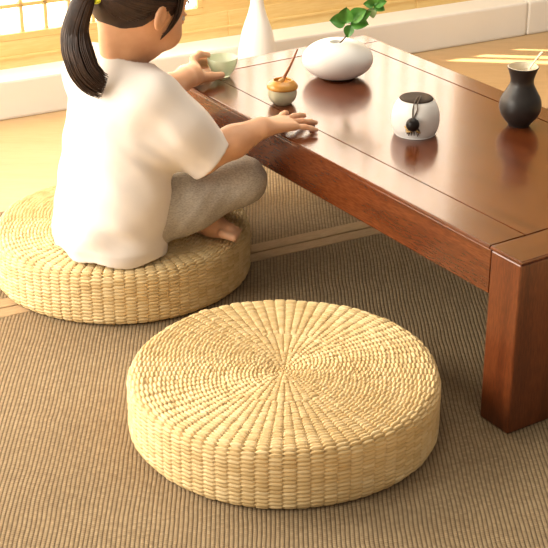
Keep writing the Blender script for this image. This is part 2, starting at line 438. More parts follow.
def shoji(n, s0, s1, z0, z1, px, pz, fr, ph0, zrow):
    """a wooden lattice window with one sheet of daylit paper behind it"""
    root = empty('window_%d' % n, tuple(WO), WANG); root['kind'] = 'structure'
    bm = bmesh.new()
    y0, y1 = wd0 + .000, wd0 + .022
    box_bm(bm, s0, s1, y0, y1, z0, z0 + fr, .002); box_bm(bm, s0, s1, y0, y1, z1 - fr, z1, .002)
    box_bm(bm, s0, s0 + fr, y0, y1, z0 + fr, z1 - fr, .002); box_bm(bm, s1 - fr, s1, y0, y1, z0 + fr, z1 - fr, .002)
    bm_obj('frame', bm, M['pine'], root)
    bm = bmesh.new()
    s = ph0
    while s > s0 + fr: s -= px
    s += px
    while s < s1 - fr - .01:
        box_bm(bm, s - .0042, s + .0042, y0 + .004, y1 - .004, z0 + fr, z1 - fr); s += px
    z = zrow
    while z < z1 - fr:
        box_bm(bm, s0 + fr, s1 - fr, y0 + .004, y1 - .004, z - .0042, z + .0042); z += pz
    bm_obj('lattice', bm, M['pine'], root)
    box('pane', M['pane'], s0 + .004, s1 - .004, y1, y1 + .004, z0 + .004, z1 - .004, 0, root)
    return root
shoji(1, -2.6, -.62, .16, 1.5, .058, .075, .02, -.04, .23)
shoji(2, -.55, .418, .150, 1.45, .058, .068, .016, -.039, .229)
# the third window stands open behind upright bars: sun falls through onto the floor
root = empty('window_3', tuple(WO), WANG); root['kind'] = 'structure'
bm = bmesh.new()
s0, s1, z0, z1 = WIN[2]
y0, y1 = wd0, wd0 + .010
box_bm(bm, s0, s1, y0, y1, z0 - .012, z0, .002); box_bm(bm, s0, s1, y0, y1, .43, .45, .002)
box_bm(bm, s0, .735, y0, y1, z0, .43); box_bm(bm, .975, s1, y0, y1, z0, .43)
bm_obj('frame', bm, M['pine'], root)
bm = bmesh.new()
for a, b2 in ((.795, .818), (.868, .945)): box_bm(bm, a, b2, y0 + .001, y0 + .009, z0, .43)
bm_obj('upright_bars', bm, M['pine'], root)

shoji(4, .49, 1.20, .50, 1.45, .058, .068, .016, .49, .58)

# ------------------------------------------------------------------ rugs (top face at z = 0)
def rug(name, s0, s1, d0, d1, band_lo, band_hi, label):
    root = empty(name, tuple(W((s0 + s1) / 2, (d0 + d1) / 2, -.0065)), WANG)
    hs, hd = (s1 - s0) / 2, (d1 - d0) / 2
    tag(root, label, 'rug', 'ribbed woven rugs')
    box('woven_field', M['carpet'], -hs, hs, -hd + band_lo, hd - band_hi, 0, .0065, .001, root)
    if band_hi: box('edge_binding', M['binding'], -hs, hs, hd - band_hi, hd, 0, .0072, .002, root)
    if band_lo: box('edge_binding', M['binding'], -hs, hs, -hd, -hd + band_lo, 0, .0072, .002, root)
rug('woven_rug', -.75, 1.15, -2.35, -.9195, 0, .031, 'beige ribbed woven rug lying under the empty straw pouf in the foreground')
rug('woven_rug', -.75, 1.15, -.9165, -.52, .033, 0, 'beige ribbed woven rug running beneath the wooden table behind the tan seam')

# ================================================================== straw poufs
def pouf_proto(name, RAD=.2235, H=.0920):
    root = empty(name, (0, 0, 0))
    pitch = .0062; rho = .016
    L1 = RAD - rho; L2 = rho * math.pi / 2; L3 = H - rho - .012; L4 = .012 * math.pi / 2
    rows = int(round((L1 + L2 + L3 + L4) / pitch)); pitch = (L1 + L2 + L3 + L4) / rows
    sub = 7
    l = np.arange(rows * sub + 1) * pitch / sub
    r = np.empty_like(l); z = np.empty_like(l); nr = np.zeros_like(l); nz = np.zeros_like(l)
    for i, q in enumerate(l):
        if q <= L1: r[i] = q; z[i] = H; nr[i] = 0; nz[i] = 1
        elif q <= L1 + L2:
            a = (q - L1) / rho; r[i] = L1 + rho * math.sin(a); z[i] = H - rho + rho * math.cos(a); nr[i] = math.sin(a); nz[i] = math.cos(a)
        elif q <= L1 + L2 + L3: r[i] = RAD; z[i] = H - rho - (q - L1 - L2); nr[i] = 1
        else:
            a = (q - L1 - L2 - L3) / .012; r[i] = RAD - .012 + .012 * math.cos(a); z[i] = .012 - .012 * math.sin(a); nr[i] = math.cos(a); nz[i] = -math.sin(a)
    z -= np.where(r < RAD - rho, .006 * np.exp(-(r / .03) ** 2) - .001 * np.clip(1 - (r / L1) ** 2, 0, 1), 0)
    NT = 912
    th = np.arange(NT + 1) * 2 * np.pi / NT
    def stakes(rowi):
        rr = np.interp((rowi + .5) * pitch, l, r)
        return 12 if rr < .017 else 24 if rr < .042 else 48 if rr < .10 else 76
    ST = np.array([stakes(q) for q in range(rows + 1)])
    hgt = np.zeros((len(l), NT + 1))
    gr = rng.normal(1, .10, (rows + 2, 80))
    drift = .10 * np.sin(2 * th + 1) + .07 * np.sin(5 * th)
    for i in range(len(l)):
        row = min(i // sub, rows - 1); p = i / sub
        N = ST[row]; side = (row + .5) * pitch > L1 + L2 * .6
        st = th / (2 * np.pi) * N
        k = np.floor(st + 1e-6).astype(int) % N; b = st - np.floor(st + 1e-6) - .5
        pp = p + .5 * (k % 2) + drift
        a = pp - np.floor(pp) - .5
        w = .53 - .25 * (2 * np.abs(b)) ** 2.2
        across = np.sqrt(np.clip(1 - (a / w) ** 2, 0, 1))
        along = np.clip(1 - (2 * np.abs(b)) ** 4, 0, 1) ** .6
        hgt[i] = (.0054 if not side else .0030) * gr[np.floor(pp).astype(int) % rows, k] * across * ((.62 + .38 * along) if not side else (.68 + .32 * along)) - (.0030 if not side else .0020)
    wob = .0012 * np.sin(5 * th)[None] * (r / RAD)[:, None]
    rr = r[:, None] + nr[:, None] * hgt + nr[:, None] * wob
    zz = z[:, None] + nz[:, None] * hgt
    v = np.stack([rr * np.cos(th), rr * np.sin(th), np.maximum(zz, 0)], -1)
    split = int(round((L1 + L2 * .75) / pitch)) * sub
    for nm, i0, i1 in (('woven_top', 0, split), ('woven_side', split, len(l) - 1)):
        vv = v[i0:i1 + 1].reshape(-1, 3); n1 = NT + 1
        i, j = np.meshgrid(np.arange(i1 - i0), np.arange(NT), indexing='ij')
        f = np.stack([i * n1 + j, (i + 1) * n1 + j, (i + 1) * n1 + j + 1, i * n1 + j + 1], -1).reshape(-1, 4)
        Nn = ST[np.minimum((i0 + i) // sub, rows - 1)]
        kk = np.floor((j + .5) / NT * Nn).astype(int)
        u0 = np.maximum(j / NT * Nn, kk + .001); u1 = np.minimum((j + 1) / NT * Nn, kk + .999)
        v0 = (i0 + i) / sub + .5 * (kk % 2) + drift[j] + 10; v1 = v0 + 1 / sub
        cell = np.floor((v0 + v1) / 2); v0 = np.clip(v0, cell + .001, cell + .999); v1 = np.clip(v1, cell + .001, cell + .999)
        uv = np.stack([np.stack([u0, v0], -1), np.stack([u0, v1], -1), np.stack([u1, v1], -1), np.stack([u1, v0], -1)], 2).reshape(-1, 2)
        np_mesh(nm, vv, f, M['straw'], root, uv=uv)
    vb, fb = lathe_arrays([(0, .002), (RAD - .006, .002), (RAD - .004, .010)], 96)
    np_mesh('base', vb, fb, M['straw'], root)
    return root
def dup(root, loc, rz):
    r = root.copy(); C.objects.link(r); r.location = loc; r.rotation_euler = (0, 0, rz)
    for ch in list(root.children):
        c = ch.copy(); C.objects.link(c); c.parent = r
    return r
p1 = pouf_proto('straw_pouf')
p1.location = (.0149, 1.8065, .0005); p1.rotation_euler = (0, 0, .4)
tag(p1, 'empty round woven straw pouf in the foreground on the ribbed rug', 'pouf', 'woven straw poufs')
p2 = dup(p1, (-.2673, 2.3286, .0015), 2.1)
tag(p2, 'round woven straw pouf with the child sitting on it', 'pouf', 'woven straw poufs')

# ================================================================== low table (local x runs along the long side away from the near corner)
TZ = .2747
TA = 2.1483
T = empty('low_tea_table', (.3353, 1.7732, 0), TA)
tag(T, 'low reddish brown polished wooden tea table with square legs', 'table')
LX, WY = .988, .463                                                 # length, width (+y is away from the child)
# local frame: x = u, y = v; the table lies on the -y side, so the body spans y from -WY to 0
g = .0012
th_ = .0055
es, ls, fs, bs = .065, .938, -.066, -.4145
def tpart(name, m, x0, x1, y0, y1, z0, z1, bev=.0015, seg=2):
    if isinstance(bev, str):                                        # only the outer top edge is eased
        bm = bmesh.new(); box_bm(bm, x0, x1, y0, y1, z0, z1); yy = y1 if bev == 'front' else y0
        ed = [e for e in bm.edges if all(abs(v.co.y - yy) < 1e-5 and abs(v.co.z - z1) < 1e-5 for v in e.verts)]
        bmesh.ops.bevel(bm, geom=ed, offset=.0030, segments=3, profile=.6, affect='EDGES')
        return bm_obj(name, bm, m, T)
    return box(name, m, x0, x1, y0, y1, z0, z1, bev, T, None, 0, seg)
tpart('front_rail', M['table_x'], es + g, ls - g, fs + g, 0, TZ - th_, TZ, 'front', 3)
tpart('back_rail', M['table_x'], es + g, ls - g, -WY, bs - g, TZ - th_, TZ, 'back', 3)
tpart('centre_panel', M['table_x'], es + g, ls - g, bs + g, fs - g, TZ - th_, TZ - .0002, .0003)
def end_board(x0, x1, corner):
    bm = bmesh.new()
    box_bm(bm, x0, x1, -WY, 0, TZ - th_, TZ)
    ed = [e for e in bm.edges if abs(e.verts[0].co.z - e.verts[1].co.z) > .01 and abs(e.verts[0].co.x - corner) < 1e-4]
    bmesh.ops.bevel(bm, geom=ed, offset=.0035, segments=5, profile=.5, affect='EDGES')
    bmesh.ops.bevel(bm, geom=[e for e in bm.edges if abs(e.verts[0].co.z - e.verts[1].co.z) < 1e-4], offset=.002, segments=3, profile=.6, affect='EDGES')
    bm_obj('end_board', bm, M['table_y'], T)
end_board(0, es - g, 0); end_board(ls + g, LX, LX)
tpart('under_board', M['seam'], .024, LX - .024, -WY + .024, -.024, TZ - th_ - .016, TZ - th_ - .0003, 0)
# aprons flush with the legs
AZ0, AZ1 = TZ - .0735, TZ - th_ - .0002
LG = .062
tpart('apron', M['table_x'], LG + .0006, LX - LG - .0006, -.022, -.0004, AZ0, AZ1, .0015)
tpart('apron', M['table_x'], LG + .0006, LX - LG - .0006, -WY + .0004, -WY + .022, AZ0, AZ1, .0015)
tpart('apron', M['table_y'], .0006, .022, -WY + .0886, -.0886, AZ0, AZ1, .0015)
tpart('apron', M['table_y'], LX - .022, LX - .0006, -WY + .0886, -.0886, AZ0, AZ1, .0015)
for (x0, x1) in ((.0002, LG), (LX - LG, LX - .0002)):
    for (y0, y1) in ((-.088, -.0002), (-WY + .0002, -WY + .088)):
        tpart('leg', M['table_z'], x0, x1, y0, y1, .0006, AZ1, .0035, 4)

# ================================================================== things on the table
def on_table(name, x, y, rz=0, dz=.0004): return empty(name, (x, y, TZ + dz), rz)

# white pebble vase
s = SDF((-.085, -.075, -.002), (.085, .075, .095), .0018)
s.ell((0, 0, .0345), np.eye(3), (.0655, .055, .0385), 0)
s.add(lambda x, y, z: z * 1.0 - .0 + 0 * x + 0 * y, (-.09, -.09, -.01), (.09, .09, .001), 0, 's')
s.ell((-.004, -.012, .078), np.eye(3), (.013, .0075, .020), 0, 's')
pv = on_table('pebble_vase', .1175, 2.579, .05)
v, f = s.mesh(); v[:, 2] = np.maximum(v[:, 2], .0)
for _ in range(2):
    pass
np_mesh('body', v, f, M['white'], pv)
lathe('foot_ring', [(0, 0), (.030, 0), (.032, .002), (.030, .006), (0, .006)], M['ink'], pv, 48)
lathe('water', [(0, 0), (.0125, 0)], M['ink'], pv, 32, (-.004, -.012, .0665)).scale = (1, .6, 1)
tag(pv, 'smooth white pebble-shaped ceramic vase holding a green sprig', 'vase')

# sprig in the pebble vase
spx, spy, spz = .1175 - .002, 2.579 - .0125, TZ + .066
sp = empty('leafy_sprig', (spx, spy, spz))
tag(sp, 'small green leafy sprig standing in the white pebble vase', 'plant')
A = np.array
n0 = A((.030, .003, .034)); n1 = A((.014, .002, .040)); n2 = A((.050, .010, .058)); n3 = A((.066, .012, .070))
stem = spline([(0, 0, -.002), (.012, .001, .010), n0, A((.035, .006, .050)), n2, n3], 5)
stem2 = spline([n0, A((.018, .002, .040)), n1], 4)
tubes('twig', [(stem, np.linspace(.0014, .0007, len(stem))), (stem2, np.full(len(stem2), .0007))], M['twig'], sp, 6)
def leaf(base, direc, nrm, length, width, m, name='leaf'):
    d = A(direc, float); d /= np.linalg.norm(d); n = A(nrm, float); n -= d * (n @ d); n /= np.linalg.norm(n); sd_ = np.cross(d, n)
    V = []; F = []
    K = 12; Q = 6
    for i in range(K + 1):
        t = i / K
        w = width * (math.sin(math.pi * min(1, t ** .75)) ** .8) * .5 + .0003
        for j in range(Q + 1):
            u = j / Q * 2 - 1
            z = .10 * length * math.sin(t * 2.2) - .12 * length * t * t + .16 * width * abs(u)
            V.append(A(base) + d * (t * length) + sd_ * (u * w) + n * z)
    V = A(V); base_n = len(V)
    V = np.vstack([V, V - n * .0005])
    for i in range(K):
        for j in range(Q):
            a = i * (Q + 1) + j
            F.append((a, a + 1, a + Q + 2, a + Q + 1)); F.append((a + base_n, a + base_n + Q + 1, a + base_n + Q + 2, a + base_n + 1))
    np_mesh(name, V, F, m, sp)
nf = (-.1, -.75, .55)
leaf(n1, (.05, -.1, 1), nf, .031, .030, M['leaf'])
leaf(n1, (-1, -.15, .18), nf, .030, .028, M['leaf'])
leaf(n0 + A((-.006, 0, .002)), (-.25, -.2, -1), nf, .024, .019, M['leaf'])
leaf(n1 + A((.010, .002, .004)), (1, -.2, .75), nf, .036, .028, M['leaf'])
leaf(n1 + A((.010, .002, .000)), (1, -.3, -.05), nf, .034, .028, M['leaf'])
leaf(n0 + A((.004, .001, .008)), (.9, -.2, .65), nf, .034, .022, M['leaf'])
leaf(n3, (-.25, .0, 1), nf, .028, .020, M['leaf'])
leaf(n3, (1, -.1, .30), nf, .024, .019, M['leaf'])
leaf(n3, (1, -.3, -.45), nf, .022, .017, M['leaf'])
leaf(n3 + A((-.004, 0, -.004)), (.15, -.3, -1), nf, .020, .016, M['palefleaf'], 'young_leaf')
leaf(n3, (-1, -.1, .12), nf, .020, .016, M['leaf'])

# honey jar with amber top
ja = on_table('honey_jar', .0148, 2.431)
lathe('body', spline([(.0001, 0), (.014, 0), (.0165, .001), (.0225, .008), (.0255, .017), (.0245, .026), (.0215, .029)], 6), M['celadon'], ja)
lathe('amber_rim', spline([(.0215, .0275), (.0265, .0280), (.0272, .0315), (.0245, .0365), (.0195, .0405), (.0165, .0425), (.0150, .0415), (.0145, .037), (.0001, .034)], 6), M['amber'], ja)
bm = bmesh.new()
for (a, z0, z1, da) in ((-1.05, .010, .022, 0), (-.80, .020, .0225, .12), (-.75, .006, .020, 0)):
    vs_ = []
    for aa, zz in ((a - .04 - da, z0), (a + .04 + da, z0), (a + .04 + da, z1), (a - .04 - da, z1)):
        rr = np.interp(zz, [0.001, .008, .017, .026], [.0165, .0225, .0255, .0245]) + .0003
        vs_.append(bm.verts.new((rr * math.cos(aa), rr * math.sin(aa), zz)))
    bm.faces.new(vs_)
bm_obj('brushed_mark', bm, M['lid'], ja)
tag(ja, 'small pale green jar with a ribbed amber top and open mouth', 'jar')
dpz = empty('honey_dipper', (.0148, 2.431, TZ + .0370))
sp_ = spline([(-.002, 0, .0008), (.006, .001, .016), (.017, .003, .038), (.026, .004, .060)], 6)
tubes('handle', [(sp_, np.linspace(.0034, .0014, len(sp_)))], M['redwood'], dpz, 10)
tubes('scoop', [(spline([(-.004, 0, .0012), (-.002, 0, .004), (.003, 0, .0095)], 5), np.array([.002, .0032, .0042, .0048, .005, .0048, .0042, .0036, .0030, .0026, .0024]))], M['bamboo'], dpz, 12)
tag(dpz, 'thin reddish brown wooden stick leaning in the amber topped jar', 'stick')

# white tea caddy with dark lid and tassel
ca = on_table('tea_caddy', .2352, 2.2795)
lathe('body', spline([(.0001, 0), (.031, 0), (.034, .0015), (.0385, .012), (.0400, .026), (.0385, .040), (.034, .052), (.0285, .0595), (.0265, .0600), (.0255, .0585), (.0255, .052), (.0001, .050)], 7), M['white'], ca)
lathe('lid', spline([(.0001, .0645), (.020, .0640), (.0262, .0625), (.0272, .0608), (.0262, .0602), (.0001, .0600)], 6), M['lid'], ca)
def on_caddy(a, z, off=.0016):
    rr = np.interp(z, [0, .012, .026, .040, .052, .0595, .064], [.034, .0385, .0400, .0385, .034, .0285, .0262]) + off
    return (rr * math.cos(a), rr * math.sin(a), z)
ph_ = R(-98)
loop1 = spline([(.004, -.006, .0660), (-.001, -.018, .0660), on_caddy(ph_ - .06, .0615, .003), on_caddy(ph_ - .10, .052), on_caddy(ph_ - .08, .040)], 6)
loop2 = spline([(.006, -.006, .0660), (.004, -.018, .0660), on_caddy(ph_ + .12, .0615, .003), on_caddy(ph_ + .10, .052), on_caddy(ph_ - .02, .040)], 6)
tubes('cord', [(loop1, np.full(len(loop1), .0010)), (loop2, np.full(len(loop2), .0010))], M['cord'], ca, 8)
bc = A(on_caddy(ph_ - .05, .0310, .009))
v, f = lathe_arrays([(.0112 * math.sin(t), -.0112 * math.cos(t)) for t in np.linspace(0.01, math.pi - .01, 20)], 28)
np_mesh('bead', v + bc, f, M['ink'], ca)
tas = []
for k in range(16):
    aa = ph_ - .05 + rng.uniform(-.30, .34); zz = .0115 + rng.uniform(-.004, .006)
    pth = spline([bc + A((0, 0, -.005)), A(on_caddy((ph_ - .05 + aa) / 2, .026, .004)), A(on_caddy(aa, zz, .0015))], 5)
    tas.append((pth, np.full(len(pth), .0007)))
tubes('tassel', tas, M['cord'], ca, 6)
tas = []
for (da, z0, db, z1) in ((-.30, .0160, .05, .0230), (-.34, .0250, -.05, .0185), (.02, .0240, .22, .0160)):
    pth = spline([on_caddy(ph_ + da, z0, .004), on_caddy(ph_ + (da + db) / 2, (z0 + z1) / 2, .011), on_caddy(ph_ + db, z1, .006)], 5)
    tas.append((pth, np.full(len(pth), .0016)))
tubes('tassel_cap', tas, M['brass'], ca, 8)
tag(ca, 'round white ceramic tea caddy with dark lid and hanging black bead tassel', 'tea caddy')

# black bottle vase
bv = on_table('black_vase', .4145, 2.318)
lathe('body', spline([(.0001, 0), (.0165, 0), (.0185, .0015), (.0215, .006), (.031, .018), (.0355, .032), (.0335, .047), (.026, .061), (.0205, .072), (.0195, .080), (.0225, .092), (.0262, .1015), (.0255, .1030)], 7), M['black'], bv)
lathe('rim_inside', spline([(.0256, .1029), (.0240, .1025), (.0205, .092), (.0178, .080), (.0185, .072), (.020, .064), (.0001, .060)], 6), M['cream'], bv)
tag(bv, 'matt black bottle-shaped ceramic vase with flared mouth at the table edge', 'vase')
sc = empty('tea_scoop', (.4145, 2.318, TZ + .0615))
pth = spline([(-.010, .000, .002), (.004, .001, .026), (.017, .002, .047), (.026, .002, .060), (.031, .002, .066)], 6)
tubes('stick', [(pth, np.interp(np.linspace(0, 1, len(pth)), [0, .6, .85, 1], [.0019, .0024, .0040, .0026]))], M['cream'], sc, 10, .6)
tag(sc, 'pale slender tea scoop standing in the black vase', 'scoop')

# pale green glass tea bowl in the far hand
gb = empty('glass_bowl', (-.0955, 2.582, TZ + .0015))
lathe('bowl', spline([(.0001, .0), (.013, 0), (.015, .002), (.021, .010), (.0265, .022), (.0285, .034), (.0272, .0345), (.025, .023), (.0195, .0115), (.013, .0045), (.0001, .004)], 6), M['glass'], gb)
tag(gb, 'pale green glass tea bowl held in the child\'s far hand', 'bowl')

# dark bead by the fingertips
bd = empty('round_bead', (.0640, 2.303, TZ + .0002))
v, f = lathe_arrays([(.0055 * math.sin(t), .0050 - .0050 * math.cos(t)) for t in np.linspace(0.01, math.pi - .01, 20)], 28)
np_mesh('bead_body', v, f, M['bead'], bd)
tag(bd, 'tiny dark red bead on the table at the child\'s fingertips', 'bead')

# white bottle vase on the floor by the windows
fv = empty('bottle_vase', (-.040, 3.345, -.0065))
lathe('body', spline([(.0001, 0), (.036, 0), (.041, .003), (.0465, .045), (.0465, .090), (.0365, .145), (.0225, .187), (.0160, .215), (.0150, .25), (.0190, .275), (.0180, .277), (.0130, .25), (.013, .22), (.0001, .20)], 6), M['white'], fv)
tag(fv, 'tall white bottle vase standing on the floor behind the table, before the window platform', 'vase')
#CHILD
# ================================================================== the child
CH = empty('person', (-.270, 2.225, .0975))
tag(CH, 'child with dark ponytail in cream tee and grey pants sitting cross-legged on the straw pouf', 'person')
up = A((0, 0, 1.0))
fb_ = A((.838, .546, 0)); rb_ = A((.546, -.838, 0))                # body forward and right
# ---- joints
hipR = A((-.237, 2.195, .150)); hipL = A((-.303, 2.290, .150))
kneR = A((-.052, 2.262, .196)); kneL = A((-.205, 2.478, .175))
ankR = A((-.128, 2.395, .122)); ankL = A((-.140, 2.285, .118))
shR = A((-.190, 2.205, .362)); shL = A((-.305, 2.345, .365))
elR = A((-.120, 2.202, .260)); elL = A((-.225, 2.405, .285))
wrR = A((-.0215, 2.243, .2965)); wrL = A((-.158, 2.472, .306))
neck0 = A((-.246, 2.268, .400))
hc = A((-.216, 2.290, .506))
ya, ti = R(43), R(25)
fh0 = A((math.cos(ya), math.sin(ya), 0)); rh = A((math.sin(ya), -math.cos(ya), 0))
fh = fh0 * math.cos(ti) - up * math.sin(ti); uh = up * math.cos(ti) + fh0 * math.sin(ti)
HA = np.array([fh, rh, uh])
def H(a, b, c): return hc + fh * a + rh * b + uh * c

TZs = A([.085, .12, .16, .22, .28, .33, .36, .385, .405, .43])
Ta = A([.098, .106, .106, .102, .100, .099, .092, .074, .050, .034])
Tb = A([.084, .087, .084, .077, .073, .069, .064, .054, .044, .034])
Tx = A([-.277, -.277, -.276, -.271, -.264, -.258, -.254, -.251, -.248, -.246])
Ty = A([2.222, 2.224, 2.228, 2.236, 2.247, 2.257, 2.262, 2.265, 2.267, 2.270])
def torso_fn(inset=0.0, folds=0.0):
    def fn(x, y, z):
        a = np.interp(z, TZs, Ta) - inset; b_ = np.interp(z, TZs, Tb) - inset
        cx = np.interp(z, TZs, Tx); cy = np.interp(z, TZs, Ty)
        u = (x - cx) * rb_[0] + (y - cy) * rb_[1]; w = (x - cx) * fb_[0] + (y - cy) * fb_[1]
        q = (np.abs(u / a) ** 2.3 + np.abs(w / b_) ** 2.3) ** (1 / 2.3)
        d = (q - 1) * np.minimum(a, b_) * 1.05
        if folds:
            lowm = np.clip((.30 - z) / .16, 0, 1)
            d = d - folds * lowm * (np.sin(u * 75 + z * 60 + 6 * np.sin(z * 20)) * .55 + np.sin(w * 60 - z * 95 + 1.0) * .45)
            slant = np.sin((z * .8 + u * .75) * 120)
            d = d - folds * .8 * np.clip(1 - np.abs(z - .155) / .06, 0, 1) * slant * np.clip((u + .02) / .08, 0, 1)
        return np.maximum(d, np.maximum(z - .43, .085 - z))
    return fn
TLO = (-.41, 2.10, .08); THI = (-.13, 2.37, .435)

def palm_and_fingers(S, wrist, fwd, back, side, L, curls, spread, thumb, arm):
    """side: unit vector from little finger towards the thumb"""
    fwd = fwd / np.linalg.norm(fwd); back = back - fwd * (back @ fwd); back /= np.linalg.norm(back)
    sd2 = np.cross(back, fwd); sd2 *= np.sign(sd2 @ side)
    pl = L * .50
    for i, t in enumerate((.9, .3, -.3, -.9)):                      # palm: four ridges from the wrist to the knuckles
        kn = wrist + fwd * pl * (1 - .06 * abs(t)) + sd2 * (t * L * .185) + back * (.004 - .003 * t * t)
        S.cone(wrist + sd2 * (t * L * .10), kn, L * .075, L * .062, .010)
        fl = L * (.41, .47, .43, .33)[i]; r0 = L * (.050, .052, .049, .043)[i]
        d = fwd + sd2 * (t * spread); d /= np.linalg.norm(d)
        p = kn; ang = 0
        for j, (frac, c) in enumerate(zip((.46, .30, .24), curls[i])):
            ang += c
            dd = d * math.cos(ang) - back * math.sin(ang)
            q = p + dd * fl * frac
            S.cone(p, q, r0 * (1, .93, .86)[j], r0 * (.93, .86, .72)[j], .0035)
            p = q
    tb = wrist + fwd * L * .13 + sd2 * L * .17 - back * L * .02
    S.cone(wrist + fwd * L * .08 + sd2 * L * .06, tb, L * .08, L * .085, .012)
    p = tb
    for j, dv in enumerate(thumb):
        dd = fwd * dv[0] + sd2 * dv[1] + back * dv[2]
        q = p + dd * L
        S.cone(p, q, L * (.078, .066, .058)[j], L * (.066, .058, .046)[j], .005); p = q

S = SDF((-.42, 2.08, .092), (.10, 2.66, .600), .0021)
# torso under the clothes
S.add(torso_fn(.016), TLO, THI, .012)
S.cone((-.27, 2.24, .155), (-.275, 2.225, .16), .06, .06, .03)
# neck
S.cone(neck0 + A((0, -.004, -.02)), H(-.022, 0, -.060), .036, .033, .018)
# head
S.ell(hc + uh * .008 - fh * .004, HA, (.084, .0715, .083), .012)
S.ell(H(.021, 0, -.038), HA, (.055, .053, .058), .022)
S.ell(H(.041, 0, -.075), HA, (.026, .024, .020), .02)               # chin
for q in (-1, 1):
    S.ell(H(.050, q * .032, -.045), HA, (.026, .024, .026), .014)   # cheek
    S.ell(H(-.004, q * .070, -.022), np.array([fh * .94 + rh * q * .34 * -1, rh * .94 + fh * q * .34, uh]), (.0155, .0062, .0235), .004)
    S.ell(H(-.002, q * .0775, -.020), HA, (.0085, .0036, .0150), .003, 's')
    S.ell(H(.078, q * .028, -.012), HA, (.010, .013, .010), .004, 's')   # eye socket
S.chain([H(.078, 0, -.006), H(.088, 0, -.026), H(.083, 0, -.033)], [.006, .009, .007], .010)
S.ell(H(.077, 0, -.053), HA, (.008, .018, .0045), .004)
S.ell(H(.075, 0, -.062), HA, (.008, .015, .0045), .004)
# arms
S.chain([shR, elR, elR * .45 + wrR * .55, wrR], [.036, .0275, .026, .0185], .012)
S.chain([shL, elL, elL * .45 + wrL * .55, wrL], [.036, .0275, .026, .0185], .012)
palm_and_fingers(S, wrR, A((.76, .66, -.10)), A((.02, -.05, 1)), A((-.6, .8, 0)), .118,
                 [(-.04, .12, .08), (-.04, .12, .08), (-.02, .14, .08), (.0, .16, .10)], .70,
                 [(.17, .17, -.05), (.17, .06, -.03), (.11, .03, -.02)], None)
# far hand: thumb on the near side of the bowl, fingers round its far side
S.chain([wrL, A((-.148, 2.500, .303)), A((-.146, 2.532, .303))], [.0175, .0185, .0150], .010)
S.chain([wrL + A((-.004, .004, 0)), A((-.160, 2.512, .299)), A((-.160, 2.540, .297))], [.0165, .0170, .0125], .010)
S.chain([A((-.146, 2.532, .306)), A((-.1475, 2.556, .3165)), A((-.137, 2.576, .3195)), A((-.1225, 2.588, .3140))], [.0078, .0070, .0064, .0056], .004)
S.chain([A((-.152, 2.540, .300)), A((-.149, 2.570, .303)), A((-.136, 2.594, .303)), A((-.120, 2.608, .300))], [.0078, .0070, .0064, .0056], .004)
S.chain([A((-.158, 2.540, .294)), A((-.154, 2.572, .292)), A((-.142, 2.595, .290)), A((-.126, 2.606, .288))], [.0074, .0068, .0062, .0054], .004)
S.chain([A((-.163, 2.536, .289)), A((-.159, 2.560, .285)), A((-.150, 2.578, .284)), A((-.139, 2.587, .283))], [.0066, .0060, .0055, .0048], .004)
S.chain([A((-.148, 2.495, .300)), A((-.132, 2.514, .2955)), A((-.115, 2.532, .2905)), A((-.096, 2.5475, .2885))], [.0125, .0092, .0080, .0066], .006)
# legs and feet
for hp, kn, an in ((hipR, kneR, ankR), (hipL, kneL, ankL)):
    S.chain([hp, kn], [.050, .034], .02)
    S.chain([kn, kn * .6 + an * .4, an], [.033, .030, .020], .012)
def foot(an, toe, side):
    d = toe - an; d = d / np.linalg.norm(d)
    S.chain([an - d * .012 + A((0, 0, -.004)), an + d * .045, an + d * .080], [.021, .019, .015], .012)
    w_ = np.cross(d, up); w_ /= np.linalg.norm(w_)
    for k in range(5):
        b0 = an + d * .078 + w_ * side * (.015 - .0075 * k)
        S.cone(b0, b0 + d * (.026 - .003 * k), .0078 - .0006 * k, .0062 - .0005 * k, .003)
foot(ankR, ankR + A((-.09, .03, 0)), 1)
foot(ankL, ankL + A((.075, -.058, -.004)), 1)
S.d = np.maximum(S.d, (.0978 - S.ax[2])[None, None, :].astype(np.float32))
for q in (-1, 1):                                                  # lids
    S.cone(H(.0765, q * .0200, -.0055), H(.0735, q * .0370, -.0065), .0036, .0032, .004)
    S.cone(H(.0750, q * .0200, -.0210), H(.0725, q * .0370, -.0195), .0034, .0030, .004)
S.obj('body', M['skin'], CH)
# eyes
for q in (-1, 1):
    c = H(.0700, q * .028, -.013)
    v, f = lathe_arrays([(.0095 * math.sin(t), -.0095 * math.cos(t)) for t in np.linspace(.01, math.pi - .01, 16)], 20)
    e = np_mesh('eye', v + c - A(CH.location), f, M['eye'], CH)
    v, f = lathe_arrays([(.0066 * math.sin(t), -.0066 * math.cos(t)) for t in np.linspace(.01, math.pi - .01, 12)], 16)
    np_mesh('iris', v + c + fh * .0045 - uh * .0012 - A(CH.location), f, M['ink'], e)

for q in (-1, 1):
    pth = spline([H(.0775, q * .014, .012), H(.077, q * .028, .016), H(.069, q * .043, .010)], 6)
    tubes('eyebrow', [(pth - A(CH.location), np.interp(np.linspace(0, 1, len(pth)), [0, .4, 1], [.0016, .0024, .0008]))], M['hair'], CH, 6)

